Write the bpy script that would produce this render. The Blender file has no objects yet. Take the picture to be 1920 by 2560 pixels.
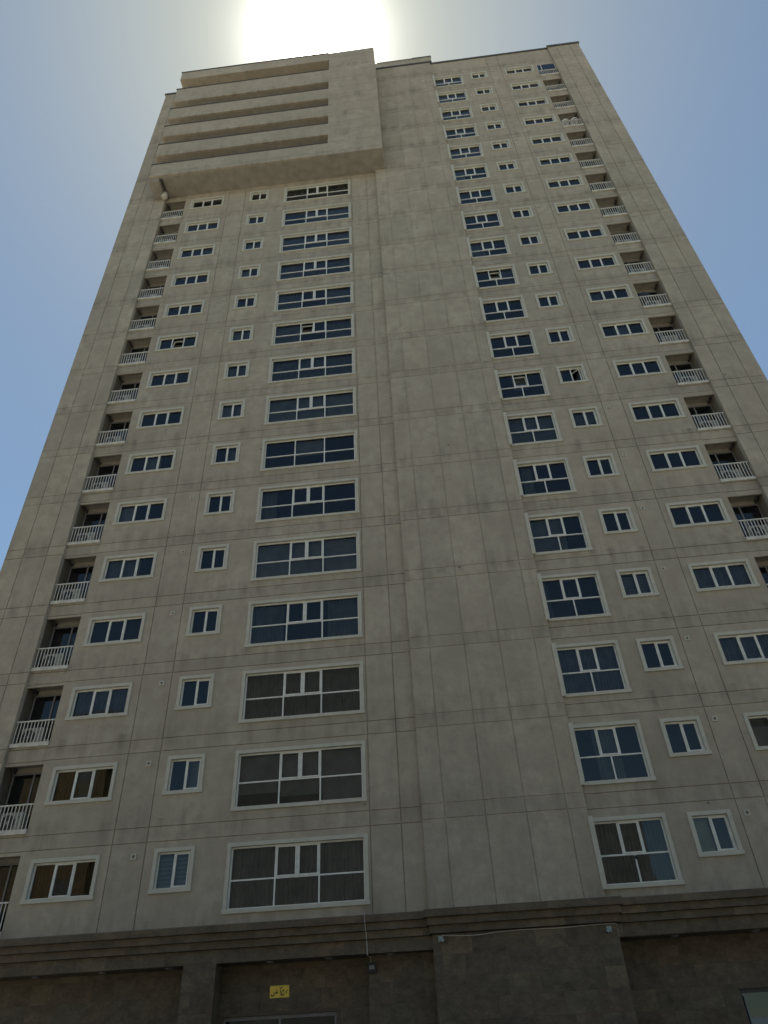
import bpy, math, random
from mathutils import Matrix, Vector
R = math.radians
random.seed(7)
SC = bpy.context.scene
COL = SC.collection

# ------------------------------------------------------------------ camera
cam = bpy.data.objects.new('camera', bpy.data.cameras.new('camera'))
COL.objects.link(cam)
cam.data.sensor_fit = 'VERTICAL'
cam.data.sensor_height = 24.0
cam.data.lens = 1800 / 2560 * 24
cam.data.clip_start = 0.1
cam.data.clip_end = 6000
PITCH, YAW, ROLL = 0.67359781, -0.06937033, -0.05470463
EYE = Vector((0, -25.644, 1.6))
_f = Vector((math.cos(PITCH) * math.sin(YAW), math.cos(PITCH) * math.cos(YAW), math.sin(PITCH)))
_r = Vector((math.cos(YAW), -math.sin(YAW), 0))
_u = _r.cross(_f)
_r2 = _r * math.cos(ROLL) + _u * math.sin(ROLL)
_u2 = -_r * math.sin(ROLL) + _u * math.cos(ROLL)
cam.matrix_world = Matrix(((_r2.x, _u2.x, -_f.x, EYE.x), (_r2.y, _u2.y, -_f.y, EYE.y),
                           (_r2.z, _u2.z, -_f.z, EYE.z), (0, 0, 0, 1)))
SC.camera = cam

# ------------------------------------------------------------------ world, sun, exposure
SUN = Vector((-0.0700, 0.3100, 0.9482)).normalized()
EL = math.asin(SUN.z)
AZ = math.atan2(SUN.x, SUN.y)
W = bpy.data.worlds.new('World')
SC.world = W
W.use_nodes = True
nt = W.node_tree
nt.nodes.clear()
def N(tree, kind, **kw):
    n = tree.nodes.new(kind)
    for k, v in kw.items():
        setattr(n, k, v)
    return n
def LK(tree, a, b):
    tree.links.new(a, b)
out = N(nt, 'ShaderNodeOutputWorld')
sky = N(nt, 'ShaderNodeTexSky', sky_type='NISHITA', sun_disc=False, sun_elevation=EL, sun_rotation=AZ)
sky.air_density = 1.0
sky.dust_density = 0.35
sky.ozone_density = 0.55
bg = N(nt, 'ShaderNodeBackground')
tint = N(nt, 'ShaderNodeMix', data_type='RGBA', blend_type='MULTIPLY')
tint.inputs[0].default_value = 1.0
tint.inputs[7].default_value = (0.91, 1.0, 0.955, 1)
LK(nt, sky.outputs[0], tint.inputs[6])
LK(nt, tint.outputs[2], bg.inputs['Color'])
SKY_STRENGTH = 0.060
# the dusty aureole round the sun: a function of the angle to the sun only
tc = N(nt, 'ShaderNodeTexCoord')
dot = N(nt, 'ShaderNodeVectorMath', operation='DOT_PRODUCT')
dot.inputs[1].default_value = SUN
LK(nt, tc.outputs['Generated'], dot.inputs[0])
clp = N(nt, 'ShaderNodeClamp')
clp.inputs['Min'].default_value = -1
LK(nt, dot.outputs['Value'], clp.inputs['Value'])
ac = N(nt, 'ShaderNodeMath', operation='ARCCOSINE')
LK(nt, clp.outputs[0], ac.inputs[0])
def glow(sigma, amp):
    m = N(nt, 'ShaderNodeMath', operation='DIVIDE'); m.inputs[1].default_value = -sigma
    LK(nt, ac.outputs[0], m.inputs[0])
    e = N(nt, 'ShaderNodeMath', operation='EXPONENT'); LK(nt, m.outputs[0], e.inputs[0])
    a = N(nt, 'ShaderNodeMath', operation='MULTIPLY'); a.inputs[1].default_value = amp
    LK(nt, e.outputs[0], a.inputs[0])
    return a
g1, g2 = glow(0.021, 12.0), glow(0.20, 0.25)
veil = glow(0.30, -0.80 * SKY_STRENGTH)          # dust near the sun dims the blue
vs_ = N(nt, 'ShaderNodeMath', operation='ADD'); vs_.inputs[1].default_value = SKY_STRENGTH
LK(nt, veil.outputs[0], vs_.inputs[0]); LK(nt, vs_.outputs[0], bg.inputs['Strength'])
def backdrop(src, col):
    n = N(nt, 'ShaderNodeBackground'); n.inputs['Color'].default_value = col
    LK(nt, src.outputs[0], n.inputs['Strength'])
    return n
b1, b2 = backdrop(g1, (1.0, 0.98, 0.94, 1)), backdrop(g2, (1.0, 0.96, 0.56, 1))
ad1, ad2 = N(nt, 'ShaderNodeAddShader'), N(nt, 'ShaderNodeAddShader')
LK(nt, b1.outputs[0], ad1.inputs[0]); LK(nt, b2.outputs[0], ad1.inputs[1])
LK(nt, bg.outputs[0], ad2.inputs[0]); LK(nt, ad1.outputs[0], ad2.inputs[1])
LK(nt, ad2.outputs[0], out.inputs['Surface'])

sun = bpy.data.objects.new('sun', bpy.data.lights.new('sun', 'SUN'))
COL.objects.link(sun)
sun.data.energy = 5.0
sun.data.angle = R(0.53)
sun.data.color = (1.0, 0.95, 0.86)
sun.rotation_euler = SUN.to_track_quat('Z', 'Y').to_euler()
sun.location = SUN * 200

SC.view_settings.view_transform = 'Standard'
SC.view_settings.look = 'None'
SC.view_settings.gamma = 1.0
SC.view_settings.use_curve_mapping = False
SC.view_settings.exposure = 1.18
SC.render.engine = 'CYCLES'
SC.cycles.max_bounces = 8
SC.cycles.transparent_max_bounces = 12

# ------------------------------------------------------------------ materials
def mat(name):
    m = bpy.data.materials.new(name)
    m.use_nodes = True
    t = m.node_tree
    b = t.nodes['Principled BSDF']
    return m, t, b
def plain(name, col, rough=0.6, metal=0.0, var=0.06, scale=9.0):
    """a surface colour with a little procedural wear"""
    m, t, b = mat(name)
    co = N(t, 'ShaderNodeTexCoord')
    no = N(t, 'ShaderNodeTexNoise'); no.inputs['Scale'].default_value = scale; no.inputs['Detail'].default_value = 5
    LK(t, co.outputs['Object'], no.inputs['Vector'])
    rp = N(t, 'ShaderNodeValToRGB')
    rp.color_ramp.elements[0].position = 0.3; rp.color_ramp.elements[1].position = 0.7
    rp.color_ramp.elements[0].color = [c * (1 - var * 2) for c in col] + [1]
    rp.color_ramp.elements[1].color = [min(1, c * (1 + var)) for c in col] + [1]
    LK(t, no.outputs['Fac'], rp.inputs['Fac'])
    LK(t, rp.outputs['Color'], b.inputs['Base Color'])
    b.inputs['Roughness'].default_value = rough
    b.inputs['Metallic'].default_value = metal
    return m
def mathn(t, op, a=None, b_=None, c=None):
    n = N(t, 'ShaderNodeMath', operation=op)
    for i, v in enumerate((a, b_, c)):
        if v is None: continue
        if isinstance(v, (int, float)): n.inputs[i].default_value = v
        else: LK(t, v, n.inputs[i])
    return n.outputs[0]
def ramp(t, src, p0, p1, c0=(0, 0, 0, 1), c1=(1, 1, 1, 1)):
    rp = N(t, 'ShaderNodeValToRGB')
    rp.color_ramp.elements[0].position = p0; rp.color_ramp.elements[1].position = p1
    rp.color_ramp.elements[0].color = c0; rp.color_ramp.elements[1].color = c1
    LK(t, src, rp.inputs['Fac'])
    return rp.outputs['Color']
def mixc(t, fac, a, b_, mode='MIX'):
    n = N(t, 'ShaderNodeMix', data_type='RGBA', blend_type=mode)
    for i, v in ((0, fac), (6, a), (7, b_)):
        if isinstance(v, (int, float)): n.inputs[i].default_value = v
        elif isinstance(v, tuple): n.inputs[i].default_value = v
        else: LK(t, v, n.inputs[i])
    return n.outputs[2]
def noise(t, vec, scale, detail=6, rough=0.6):
    n = N(t, 'ShaderNodeTexNoise')
    n.inputs['Scale'].default_value = scale; n.inputs['Detail'].default_value = detail
    n.inputs['Roughness'].default_value = rough
    LK(t, vec, n.inputs['Vector'])
    return n.outputs['Fac']
def mapping(t, vec, scale, loc=(0, 0, 0)):
    n = N(t, 'ShaderNodeMapping'); n.inputs['Scale'].default_value = scale; n.inputs['Location'].default_value = loc
    LK(t, vec, n.inputs['Vector'])
    return n.outputs['Vector']

def make_plaster():
    m, t, b = mat('cement_plaster')
    co = N(t, 'ShaderNodeTexCoord').outputs['Object']
    sp = N(t, 'ShaderNodeSeparateXYZ'); LK(t, co, sp.inputs[0])
    big = noise(t, co, 0.45, 8, 0.62)
    mid = noise(t, co, 2.2, 6, 0.6)
    fine = noise(t, co, 16, 5, 0.7)
    streak = noise(t, mapping(t, co, (2.0, 2.0, 0.26)), 1.0, 7, 0.6)
    col = mixc(t, ramp(t, big, 0.32, 0.68), (0.330, 0.294, 0.228, 1), (0.425, 0.383, 0.302, 1))
    col = mixc(t, ramp(t, mid, 0.42, 0.66), col, (0.325, 0.290, 0.232, 1))
    # every floor's cast has its own tone, and each pour between the vertical joints too
    vx = 0.0
    for gx in (-16.66, -11.86, -10.63, -2.835, -1.775, -1.04, -0.27, 1.09, 2.45, 3.80, 4.44, 9.31, 10.28, 14.78, -18.58, -17.45, 15.5, 16.65):
        vx = mathn(t, 'ADD', mathn(t, 'GREATER_THAN', sp.outputs[0], gx), vx)
    vz = mathn(t, 'FLOOR', mathn(t, 'MULTIPLY', mathn(t, 'ADD', sp.outputs[2], -2.17), 1 / 3.2))
    cb = N(t, 'ShaderNodeCombineXYZ'); LK(t, vx, cb.inputs[0]); LK(t, vz, cb.inputs[2])
    # soft grime running down under the window sills and along the joints of each storey
    fz = mathn(t, 'FRACT', mathn(t, 'MULTIPLY', mathn(t, 'ADD', sp.outputs[2], -2.17), 1 / 3.2))   # 0 at the lower joint line
    LK(t, mathn(t, 'LESS_THAN', fz, 0.156), cb.inputs[1])
    wn = N(t, 'ShaderNodeTexWhiteNoise', noise_dimensions='3D'); LK(t, cb.outputs[0], wn.inputs['Vector'])
    tone = ramp(t, wn.outputs['Value'], 0.0, 1.0, (0.945, 0.95, 0.955, 1), (1.04, 1.035, 1.03, 1))
    wob = mathn(t, 'MULTIPLY', mathn(t, 'SUBTRACT', noise(t, co, 1.1, 4, 0.6), 0.5), 0.30)
    drip = 0.0
    for ex in (-7.66, -5.4, -3.0, -10.24, -8.9, -14.6, -12.25, 4.9, 6.9, 7.7, 9.0, 10.6, 12.9, -15.1, 13.25):
        dd = mathn(t, 'ABSOLUTE', mathn(t, 'ADD', mathn(t, 'SUBTRACT', sp.outputs[0], ex), wob))
        drip = mathn(t, 'ADD', drip, mathn(t, 'MAXIMUM', mathn(t, 'SUBTRACT', 1.0, mathn(t, 'MULTIPLY', dd, 4.5)), 0.0))
    zf = mathn(t, 'MULTIPLY', mathn(t, 'LESS_THAN', fz, 0.245), mathn(t, 'MAXIMUM', mathn(t, 'SUBTRACT', 1.0, mathn(t, 'MULTIPLY', mathn(t, 'SUBTRACT', 0.245, fz), 3.6)), 0.0))
    drip = mathn(t, 'MULTIPLY', mathn(t, 'MULTIPLY', drip, zf), ramp(t, noise(t, mapping(t, co, (0.6, 0.6, 0.45), (3, 8, 1)), 1.0, 5, 0.6), 0.42, 0.66))
    band = mathn(t, 'SUBTRACT', 1.0, mathn(t, 'MULTIPLY', mathn(t, 'ABSOLUTE', mathn(t, 'SUBTRACT', fz, 0.13)), 3.4))
    band = mathn(t, 'MAXIMUM', band, 0.0)
    dirt = mathn(t, 'MULTIPLY', ramp(t, streak, 0.45, 0.70), mathn(t, 'ADD', mathn(t, 'MULTIPLY', band, 0.75), 0.22))
    blot = mathn(t, 'MULTIPLY', ramp(t, noise(t, mapping(t, co, (1, 1, 1.6), (9, 3, 4)), 0.8, 9, 0.68), 0.5, 0.8), mathn(t, 'ADD', mathn(t, 'MULTIPLY', band, 0.7), 0.15))
    col = mixc(t, 1.0, col, tone, 'MULTIPLY')
    col = mixc(t, mathn(t, 'MULTIPLY', drip, 0.65), col, (0.13, 0.118, 0.095, 1))
    col = mixc(t, mathn(t, 'MULTIPLY', dirt, 0.6), col, (0.165, 0.150, 0.120, 1))
    col = mixc(t, mathn(t, 'MULTIPLY', blot, 0.45), col, (0.150, 0.138, 0.115, 1))
    pale = noise(t, mapping(t, co, (1.4, 1.4, 0.5), (31, 0, 12)), 1.0, 7, 0.6)
    col = mixc(t, mathn(t, 'MULTIPLY', ramp(t, pale, 0.58, 0.8), 0.4), col, (0.42, 0.39, 0.32, 1))
    col = mixc(t, 1.0, col, ramp(t, fine, 0.2, 0.8, (0.88, 0.88, 0.88, 1), (1.07, 1.07, 1.07, 1)), 'MULTIPLY')
    # rare pock marks
    vo = N(t, 'ShaderNodeTexVoronoi'); vo.inputs['Scale'].default_value = 0.55; LK(t, co, vo.inputs['Vector'])
    pk = mathn(t, 'LESS_THAN', vo.outputs['Distance'], 0.03)
    col = mixc(t, mathn(t, 'MULTIPLY', pk, 0.7), col, (0.07, 0.062, 0.05, 1))
    LK(t, col, b.inputs['Base Color'])
    b.inputs['Roughness'].default_value = 0.93
    b.inputs['Specular IOR Level'].default_value = 0.25
    bp = N(t, 'ShaderNodeBump'); bp.inputs['Strength'].default_value = 0.35; bp.inputs['Distance'].default_value = 0.012
    hs = mathn(t, 'ADD', mathn(t, 'MULTIPLY', fine, 0.5), mid)
    LK(t, hs, bp.inputs['Height']); LK(t, bp.outputs[0], b.inputs['Normal'])
    return m

def make_stone(name, bw, rh, z0):
    m, t, b = mat(name)
    co = N(t, 'ShaderNodeTexCoord').outputs['Object']
    sp = N(t, 'ShaderNodeSeparateXYZ'); LK(t, co, sp.inputs[0])
    cb = N(t, 'ShaderNodeCombineXYZ')
    LK(t, mathn(t, 'ADD', sp.outputs[0], sp.outputs[1]), cb.inputs[0])
    LK(t, mathn(t, 'ADD', sp.outputs[2], rh * 20 - z0), cb.inputs[1])
    bk = N(t, 'ShaderNodeTexBrick'); bk.offset = 0.37; bk.offset_frequency = 2; bk.squash = 0.72; bk.squash_frequency = 3
    bk.inputs['Scale'].default_value = 1.0
    bk.inputs['Brick Width'].default_value = bw; bk.inputs['Row Height'].default_value = rh
    bk.inputs['Mortar Size'].default_value = 0.003; bk.inputs['Mortar Smooth'].default_value = 0.2
    bk.inputs['Color1'].default_value = (0, 0, 0, 1); bk.inputs['Color2'].default_value = (1, 1, 1, 1); bk.inputs['Mortar'].default_value = (0.5, 0.5, 0.5, 1)
    LK(t, cb.outputs[0], bk.inputs['Vector'])
    rp = N(t, 'ShaderNodeValToRGB')
    els = rp.color_ramp.elements
    els[0].position = 0.0; els[0].color = (0.105, 0.083, 0.054, 1)
    els[1].position = 1.0; els[1].color = (0.150, 0.122, 0.078, 1)
    for p, c in ((0.25, (0.130, 0.102, 0.066, 1)), (0.45, (0.108, 0.090, 0.064, 1)), (0.62, (0.140, 0.102, 0.066, 1)), (0.8, (0.114, 0.097, 0.066, 1))):
        e = els.new(p); e.color = c
    LK(t, bk.outputs['Color'], rp.inputs['Fac'])
    off = N(t, 'ShaderNodeVectorMath', operation='MULTIPLY_ADD'); off.inputs[1].default_value = (7, 7, 7)
    LK(t, bk.outputs['Color'], off.inputs[0]); LK(t, co, off.inputs[2])
    wav = noise(t, mapping(t, off.outputs[0], (1, 1, 1.5)), 1.9, 11, 0.74)
    fine = noise(t, mapping(t, co, (1, 1, 1.7)), 11, 8, 0.75)
    col = mixc(t, 1.0, rp.outputs['Color'], ramp(t, wav, 0.32, 0.7, (0.46, 0.43, 0.39, 1), (1.30, 1.24, 1.14, 1)), 'MULTIPLY')
    col = mixc(t, 1.0, col, ramp(t, fine, 0.25, 0.8, (0.72, 0.72, 0.72, 1), (1.3, 1.3, 1.3, 1)), 'MULTIPLY')
    vein = noise(t, mapping(t, co, (1, 1, 1.4), (5, 0, 2)), 3.0, 12, 0.8)
    vm = mathn(t, 'MULTIPLY', ramp(t, vein, 0.6, 0.72), 0.3)
    col = mixc(t, vm, col, (0.26, 0.23, 0.17, 1))
    col = mixc(t, bk.outputs['Fac'], col, (0.050, 0.042, 0.030, 1))
    LK(t, col, b.inputs['Base Color'])
    b.inputs['Roughness'].default_value = 0.72
    bp = N(t, 'ShaderNodeBump'); bp.inputs['Strength'].default_value = 0.5; bp.inputs['Distance'].default_value = 0.008
    LK(t, mathn(t, 'SUBTRACT', fine, mathn(t, 'MULTIPLY', bk.outputs['Fac'], 1.0)), bp.inputs['Height'])
    LK(t, bp.outputs[0], b.inputs['Normal'])
    return m

def make_glass(name, tint, rough=0.0):
    m, t, b = mat(name)
    t.nodes.remove(b)
    o = t.nodes['Material Output']
    tr = N(t, 'ShaderNodeBsdfTransparent'); tr.inputs['Color'].default_value = tint
    gl = N(t, 'ShaderNodeBsdfGlossy'); gl.inputs['Roughness'].default_value = rough; gl.inputs['Color'].default_value = (0.82, 0.84, 0.82, 1)
    co = N(t, 'ShaderNodeTexCoord').outputs['Object']
    bp = N(t, 'ShaderNodeBump'); bp.inputs['Strength'].default_value = 0.06; bp.inputs['Distance'].default_value = 0.02
    LK(t, noise(t, co, 1.4, 2, 0.5), bp.inputs['Height'])
    LK(t, bp.outputs[0], gl.inputs['Normal'])
    fr = N(t, 'ShaderNodeFresnel'); fr.inputs['IOR'].default_value = 1.62
    LK(t, bp.outputs[0], fr.inputs['Normal'])
    fc = mathn(t, 'MINIMUM', mathn(t, 'MULTIPLY', fr.outputs[0], 1.0), 1.0)
    mx = N(t, 'ShaderNodeMixShader')
    LK(t, fc, mx.inputs[0]); LK(t, tr.outputs[0], mx.inputs[1]); LK(t, gl.outputs[0], mx.inputs[2])
    LK(t, mx.outputs[0], o.inputs['Surface'])
    return m

def make_ground(name, c0, c1):
    m, t, b = mat(name)
    co = N(t, 'ShaderNodeTexCoord').outputs['Object']
    n1 = noise(t, co, 0.3, 8, 0.65); n2 = noise(t, co, 30, 4, 0.7)
    col = mixc(t, ramp(t, n1, 0.3, 0.7), c0, c1)
    col = mixc(t, 1.0, col, ramp(t, n2, 0.3, 0.7, (0.85, 0.85, 0.85, 1), (1.1, 1.1, 1.1, 1)), 'MULTIPLY')
    LK(t, col, b.inputs['Base Color']); b.inputs['Roughness'].default_value = 0.9
    return m

M = {
    'plaster': make_plaster(),
    'stone': make_stone('stone_cladding', 0.95, 0.55, 5.205),
    'stone_band': make_stone('stone_cornice_courses', 1.05, 0.21, 5.205),
    'trim': plain('painted_stone_trim', (0.45, 0.445, 0.370), 0.75, 0, 0.05, 3.0),
    'pvc': plain('white_window_frame', (0.64, 0.66, 0.61), 0.45, 0, 0.07, 4.0),
    'rail': plain('white_painted_steel', (0.56, 0.56, 0.50), 0.5, 0, 0.07, 6.0),
    'curb': plain('white_painted_kerb', (0.52, 0.51, 0.44), 0.75, 0, 0.12, 5.0),
    'glass': make_glass('window_glass', (0.46, 0.50, 0.51, 1)),
    'dglass': make_glass('dark_shop_glass', (0.16, 0.24, 0.25, 1)),
    'curt': plain('grey_curtain', (0.335, 0.345, 0.335), 0.9, 0, 0.10, 2.0),
    'curt_dim': plain('dim_net_curtain', (0.25, 0.25, 0.25), 0.9, 0, 0.12, 2.0),
    'refl_brown': plain('brown_curtain', (0.13, 0.095, 0.05), 0.9, 0, 0.18, 2.5),  # brown of a mirrored building, put into a sheet behind the glass
    'curt_pale': plain('pale_green_blind', (0.62, 0.62, 0.47), 0.9, 0, 0.05, 2.0),
    'room': plain('unlit_room_backing', (0.055, 0.055, 0.055), 0.95, 0, 0.15, 1.0),  # darkness of unlit rooms put into the colour
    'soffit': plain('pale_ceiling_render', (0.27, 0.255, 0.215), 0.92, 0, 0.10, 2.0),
    'pipe': plain('dark_grey_pipe', (0.045, 0.045, 0.05), 0.5, 0, 0.1, 5.0),
    'metal': plain('dark_coping_metal', (0.085, 0.09, 0.10), 0.85, 0.0, 0.1, 3.0),
    'acwhite': plain('shaded_white_enamel', (0.30, 0.31, 0.275), 0.45, 0, 0.08, 6.0),  # off-white darkened in the colour for the shade inside the balconies
    'black': plain('black_plastic', (0.012, 0.012, 0.013), 0.45, 0, 0.1, 6.0),
    'grey': plain('grey_plastic', (0.20, 0.20, 0.20), 0.5, 0, 0.1, 6.0),
    'yellow': plain('yellow_enamel_sign', (0.80, 0.60, 0.06), 0.35, 0, 0.06, 9.0),
    'ink': plain('dark_brown_lettering', (0.02, 0.012, 0.008), 0.5, 0, 0.05, 6.0),
    'cable': plain('pale_cable', (0.48, 0.47, 0.43), 0.6, 0, 0.06, 6.0),
    'panelgrey': plain('blue_grey_panel', (0.16, 0.20, 0.215), 0.35, 0, 0.06, 3.0),
    'lens': plain('frosted_lamp_glass', (0.17, 0.18, 0.18), 0.3, 0, 0.04, 6.0),
    'green': plain('pale_green_enamel', (0.30, 0.35, 0.31), 0.5, 0, 0.06, 6.0),
    'whitecloth': plain('white_cover', (0.78, 0.78, 0.74), 0.6, 0, 0.05, 5.0),
    'ochre': plain('ochre_render', (0.15, 0.112, 0.06), 0.9, 0, 0.10, 0.4),
    'blockpane': plain('dusty_block_pane', (0.105, 0.115, 0.115), 0.6, 0, 0.08, 0.5),
    'dullgrey': plain('dull_grey_render', (0.125, 0.135, 0.135), 0.9, 0, 0.10, 0.4),
    'ground': make_ground('dusty_asphalt', (0.31, 0.275, 0.21, 1), (0.39, 0.345, 0.27, 1)),
    'asphalt': make_ground('road_asphalt', (0.045, 0.045, 0.045, 1), (0.07, 0.07, 0.068, 1)),
    'paving': make_ground('concrete_paving', (0.17, 0.16, 0.14, 1), (0.25, 0.235, 0.205, 1)),
}

# ------------------------------------------------------------------ mesh helpers
class MB:
    def __init__(s): s.v = []; s.f = []; s.m = []; s.sm = False
    def quad(s, a, b, c, d, mi=0):
        n = len(s.v); s.v += [a, b, c, d]; s.f.append((n, n + 1, n + 2, n + 3)); s.m.append(mi)
    def poly(s, pts, mi=0):
        n = len(s.v); s.v += list(pts); s.f.append(tuple(range(n, n + len(pts)))); s.m.append(mi)
    def box(s, x0, x1, y0, y1, z0, z1, mi=0, skip=''):
        n = len(s.v)
        s.v += [(x0, y0, z0), (x1, y0, z0), (x1, y1, z0), (x0, y1, z0), (x0, y0, z1), (x1, y0, z1), (x1, y1, z1), (x0, y1, z1)]
        fs = {'b': (0, 3, 2, 1), 't': (4, 5, 6, 7), 'f': (0, 1, 5, 4), 'k': (2, 3, 7, 6), 'l': (3, 0, 4, 7), 'r': (1, 2, 6, 5)}
        for k, q in fs.items():
            if k not in skip:
                s.f.append(tuple(n + i for i in q)); s.m.append(mi)
    def xbox(s, mtx, hx, hy, hz, mi=0, bev=0.0):
        """box with half sizes, transformed; optional chamfer of the outline seen from the front"""
        pts = [(-hx, -hz), (hx, -hz), (hx, hz), (-hx, hz)]
        if bev:
            pts = [(-hx + bev, -hz), (hx - bev, -hz), (hx, -hz + bev), (hx, hz - bev), (hx - bev, hz), (-hx + bev, hz), (-hx, hz - bev), (-hx, -hz + bev)]
        n = len(s.v); k = len(pts)
        for y in (-hy, hy):
            for x, z in pts: s.v.append(tuple(mtx @ Vector((x, y, z))))
        s.f.append(tuple(n + i for i in range(k))); s.m.append(mi)
        s.f.append(tuple(n + k + i for i in reversed(range(k)))); s.m.append(mi)
        for i in range(k):
            j = (i + 1) % k
            s.f.append((n + i, n + k + i, n + k + j, n + j)); s.m.append(mi)
    def tube(s, pts, r, seg=8, mi=0, cap=True):
        pts = [Vector(p) for p in pts]
        rings = []
        for i, p in enumerate(pts):
            d = (pts[min(i + 1, len(pts) - 1)] - pts[max(i - 1, 0)]).normalized()
            a = d.cross(Vector((0, 0, 1)))
            if a.length < 1e-3: a = d.cross(Vector((1, 0, 0)))
            a.normalize(); b = d.cross(a)
            n = len(s.v)
            for k in range(seg):
                t = 2 * math.pi * k / seg
                s.v.append(tuple(p + a * (r * math.cos(t)) + b * (r * math.sin(t))))
            rings.append(n)
        for i in range(len(rings) - 1):
            for k in range(seg):
                j = (k + 1) % seg
                s.f.append((rings[i] + k, rings[i] + j, rings[i + 1] + j, rings[i + 1] + k)); s.m.append(mi)
        if cap:
            s.f.append(tuple(rings[0] + k for k in range(seg))); s.m.append(mi)
            s.f.append(tuple(rings[-1] + k for k in reversed(range(seg)))); s.m.append(mi)
    def lathe(s, mtx, prof, seg=16, mi=0):
        """profile (radius, height) turned round the local z axis"""
        rings = []
        for r, h in prof:
            n = len(s.v)
            for k in range(seg):
                t = 2 * math.pi * k / seg
                s.v.append(tuple(mtx @ Vector((r * math.cos(t), r * math.sin(t), h))))
            rings.append(n)
        for i in range(len(rings) - 1):
            for k in range(seg):
                j = (k + 1) % seg
                s.f.append((rings[i] + k, rings[i] + j, rings[i + 1] + j, rings[i + 1] + k)); s.m.append(mi)
        s.f.append(tuple(rings[0] + k for k in reversed(range(seg)))); s.m.append(mi)
        s.f.append(tuple(rings[-1] + k for k in range(seg))); s.m.append(mi)
    def mesh(s, name, mats):
        me = bpy.data.meshes.new(name)
        me.from_pydata([tuple(p) for p in s.v], [], s.f)
        for m in mats: me.materials.append(m)
        me.polygons.foreach_set('material_index', s.m)
        if s.sm: me.polygons.foreach_set('use_smooth', [True] * len(s.f))
        me.update()
        return me
    def build(s, name, mats, parent=None, loc=(0, 0, 0)):
        if not isinstance(mats, (list, tuple)): mats = [mats]
        return put(name, s.mesh(name, mats), parent, loc)
def put(name, me, parent=None, loc=(0, 0, 0)):
    o = bpy.data.objects.new(name, me); COL.objects.link(o)
    o.location = loc
    if parent: o.parent = parent
    return o
def tag(o, label=None, cat=None, group=None, kind=None):
    if label: o['label'] = label
    if cat: o['category'] = cat
    if group: o['group'] = group
    if kind: o['kind'] = kind
    return o
def empty(name, loc=(0, 0, 0)):
    o = bpy.data.objects.new(name, None); COL.objects.link(o); o.location = loc; o.empty_display_size = 0.3
    return o
def copy_tree(o, parent=None):
    c = o.copy(); COL.objects.link(c); c.parent = parent
    for ch in list(o.children): copy_tree(ch, c)
    return c

def wall_cells(mb, x0, x1, z0, z1, y, holes, vg, hg, gw=0.028, gd=0.04, depth=0.10, mi=0, patches=()):
    """a wall face as a grid of cells: holes go through (with reveals), joints are sunk strips"""
    vs = [(x - gw / 2, x + gw / 2) for x in vg if x0 < x < x1]
    hs = [(z - gw / 2, z + gw / 2) for z in hg if z0 < z < z1]
    X = {x0, x1}; Z = {z0, z1}
    for a, b in vs: X |= {a, b}
    for a, b in hs: Z |= {a, b}
    cl = []
    for h in list(holes) + list(patches):
        a, b, c, d = max(h[0], x0), min(h[1], x1), max(h[2], z0), min(h[3], z1)
        if a < b and c < d:
            X |= {a, b}; Z |= {c, d}; cl.append((a, b, c, d, h[4] if len(h) > 4 else None))
    X = sorted(X); Z = sorted(Z)
    def clean(L):
        o = [L[0]]
        for v in L[1:]:
            if v - o[-1] > 1e-6: o.append(v)
        return o
    X, Z = clean(X), clean(Z)
    nx, nz = len(X) - 1, len(Z) - 1
    D = [[0.0] * nz for _ in range(nx)]
    cx = [(X[i] + X[i + 1]) / 2 for i in range(nx)]; cz = [(Z[j] + Z[j + 1]) / 2 for j in range(nz)]
    gv = [any(a < c < b for a, b in vs) for c in cx]; gh = [any(a < c < b for a, b in hs) for c in cz]
    for i in range(nx):
        for j in range(nz):
            dd = gd if (gv[i] or gh[j]) else 0.0
            for a, b, c, d, p in cl:
                if a < cx[i] < b and c < cz[j] < d:
                    dd = (depth if p is None else (p + (gd if gh[j] else 0)))
                    if p is None: dd = -1
            D[i][j] = dd
    Y = lambda d: y + (depth if d < 0 else d)
    for i in range(nx):
        for j in range(nz):
            d = D[i][j]
            if d >= 0:
                mb.quad((X[i], y + d, Z[j]), (X[i + 1], y + d, Z[j]), (X[i + 1], y + d, Z[j + 1]), (X[i], y + d, Z[j + 1]), mi)
            if i + 1 < nx and D[i + 1][j] != d:
                a, b = Y(d), Y(D[i + 1][j])
                mb.quad((X[i + 1], a, Z[j]), (X[i + 1], b, Z[j]), (X[i + 1], b, Z[j + 1]), (X[i + 1], a, Z[j + 1]), mi)
            if j + 1 < nz and D[i][j + 1] != d:
                a, b = Y(d), Y(D[i][j + 1])
                mb.quad((X[i], a, Z[j + 1]), (X[i + 1], a, Z[j + 1]), (X[i + 1], b, Z[j + 1]), (X[i], b, Z[j + 1]), mi)

# ------------------------------------------------------------------ facade numbers (metres)
H = 3.2
ZUP, ZLO = 9.07, 8.57             # the two joint lines of the first storey band
TOP = 72.05
XL0, XL1 = -19.45, -16.66         # left corner pier
LL0, LL1 = -16.66, -15.10         # left balcony column
BX0, BX1 = -1.04, 4.44            # central bay
RL0, RL1 = 13.25, 14.78           # right balcony column
XR0, XR1 = 14.78, 17.42           # right corner pier
HG = [z + H * k for k in range(20) for z in (ZLO, ZUP)]
NL, NR = 15, 20
AX, AZ_ = (-7.735, -2.929), (6.183, 8.335)
BXX, BZ = (-10.29, -8.875), (6.93, 8.335)
CX, CZ = (-14.66, -12.20), (6.885, 8.275)
DX, DZ = (4.442, 6.945), (6.135, 8.285)
EX, EZ = (7.635, 9.035), (6.87, 8.245)
FX, FZ = (10.538, 12.955), (6.865, 8.215)
LOGL = (5.95, 8.45)               # left balcony opening, floor 0
LOGR = (5.90, 8.30)

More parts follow.
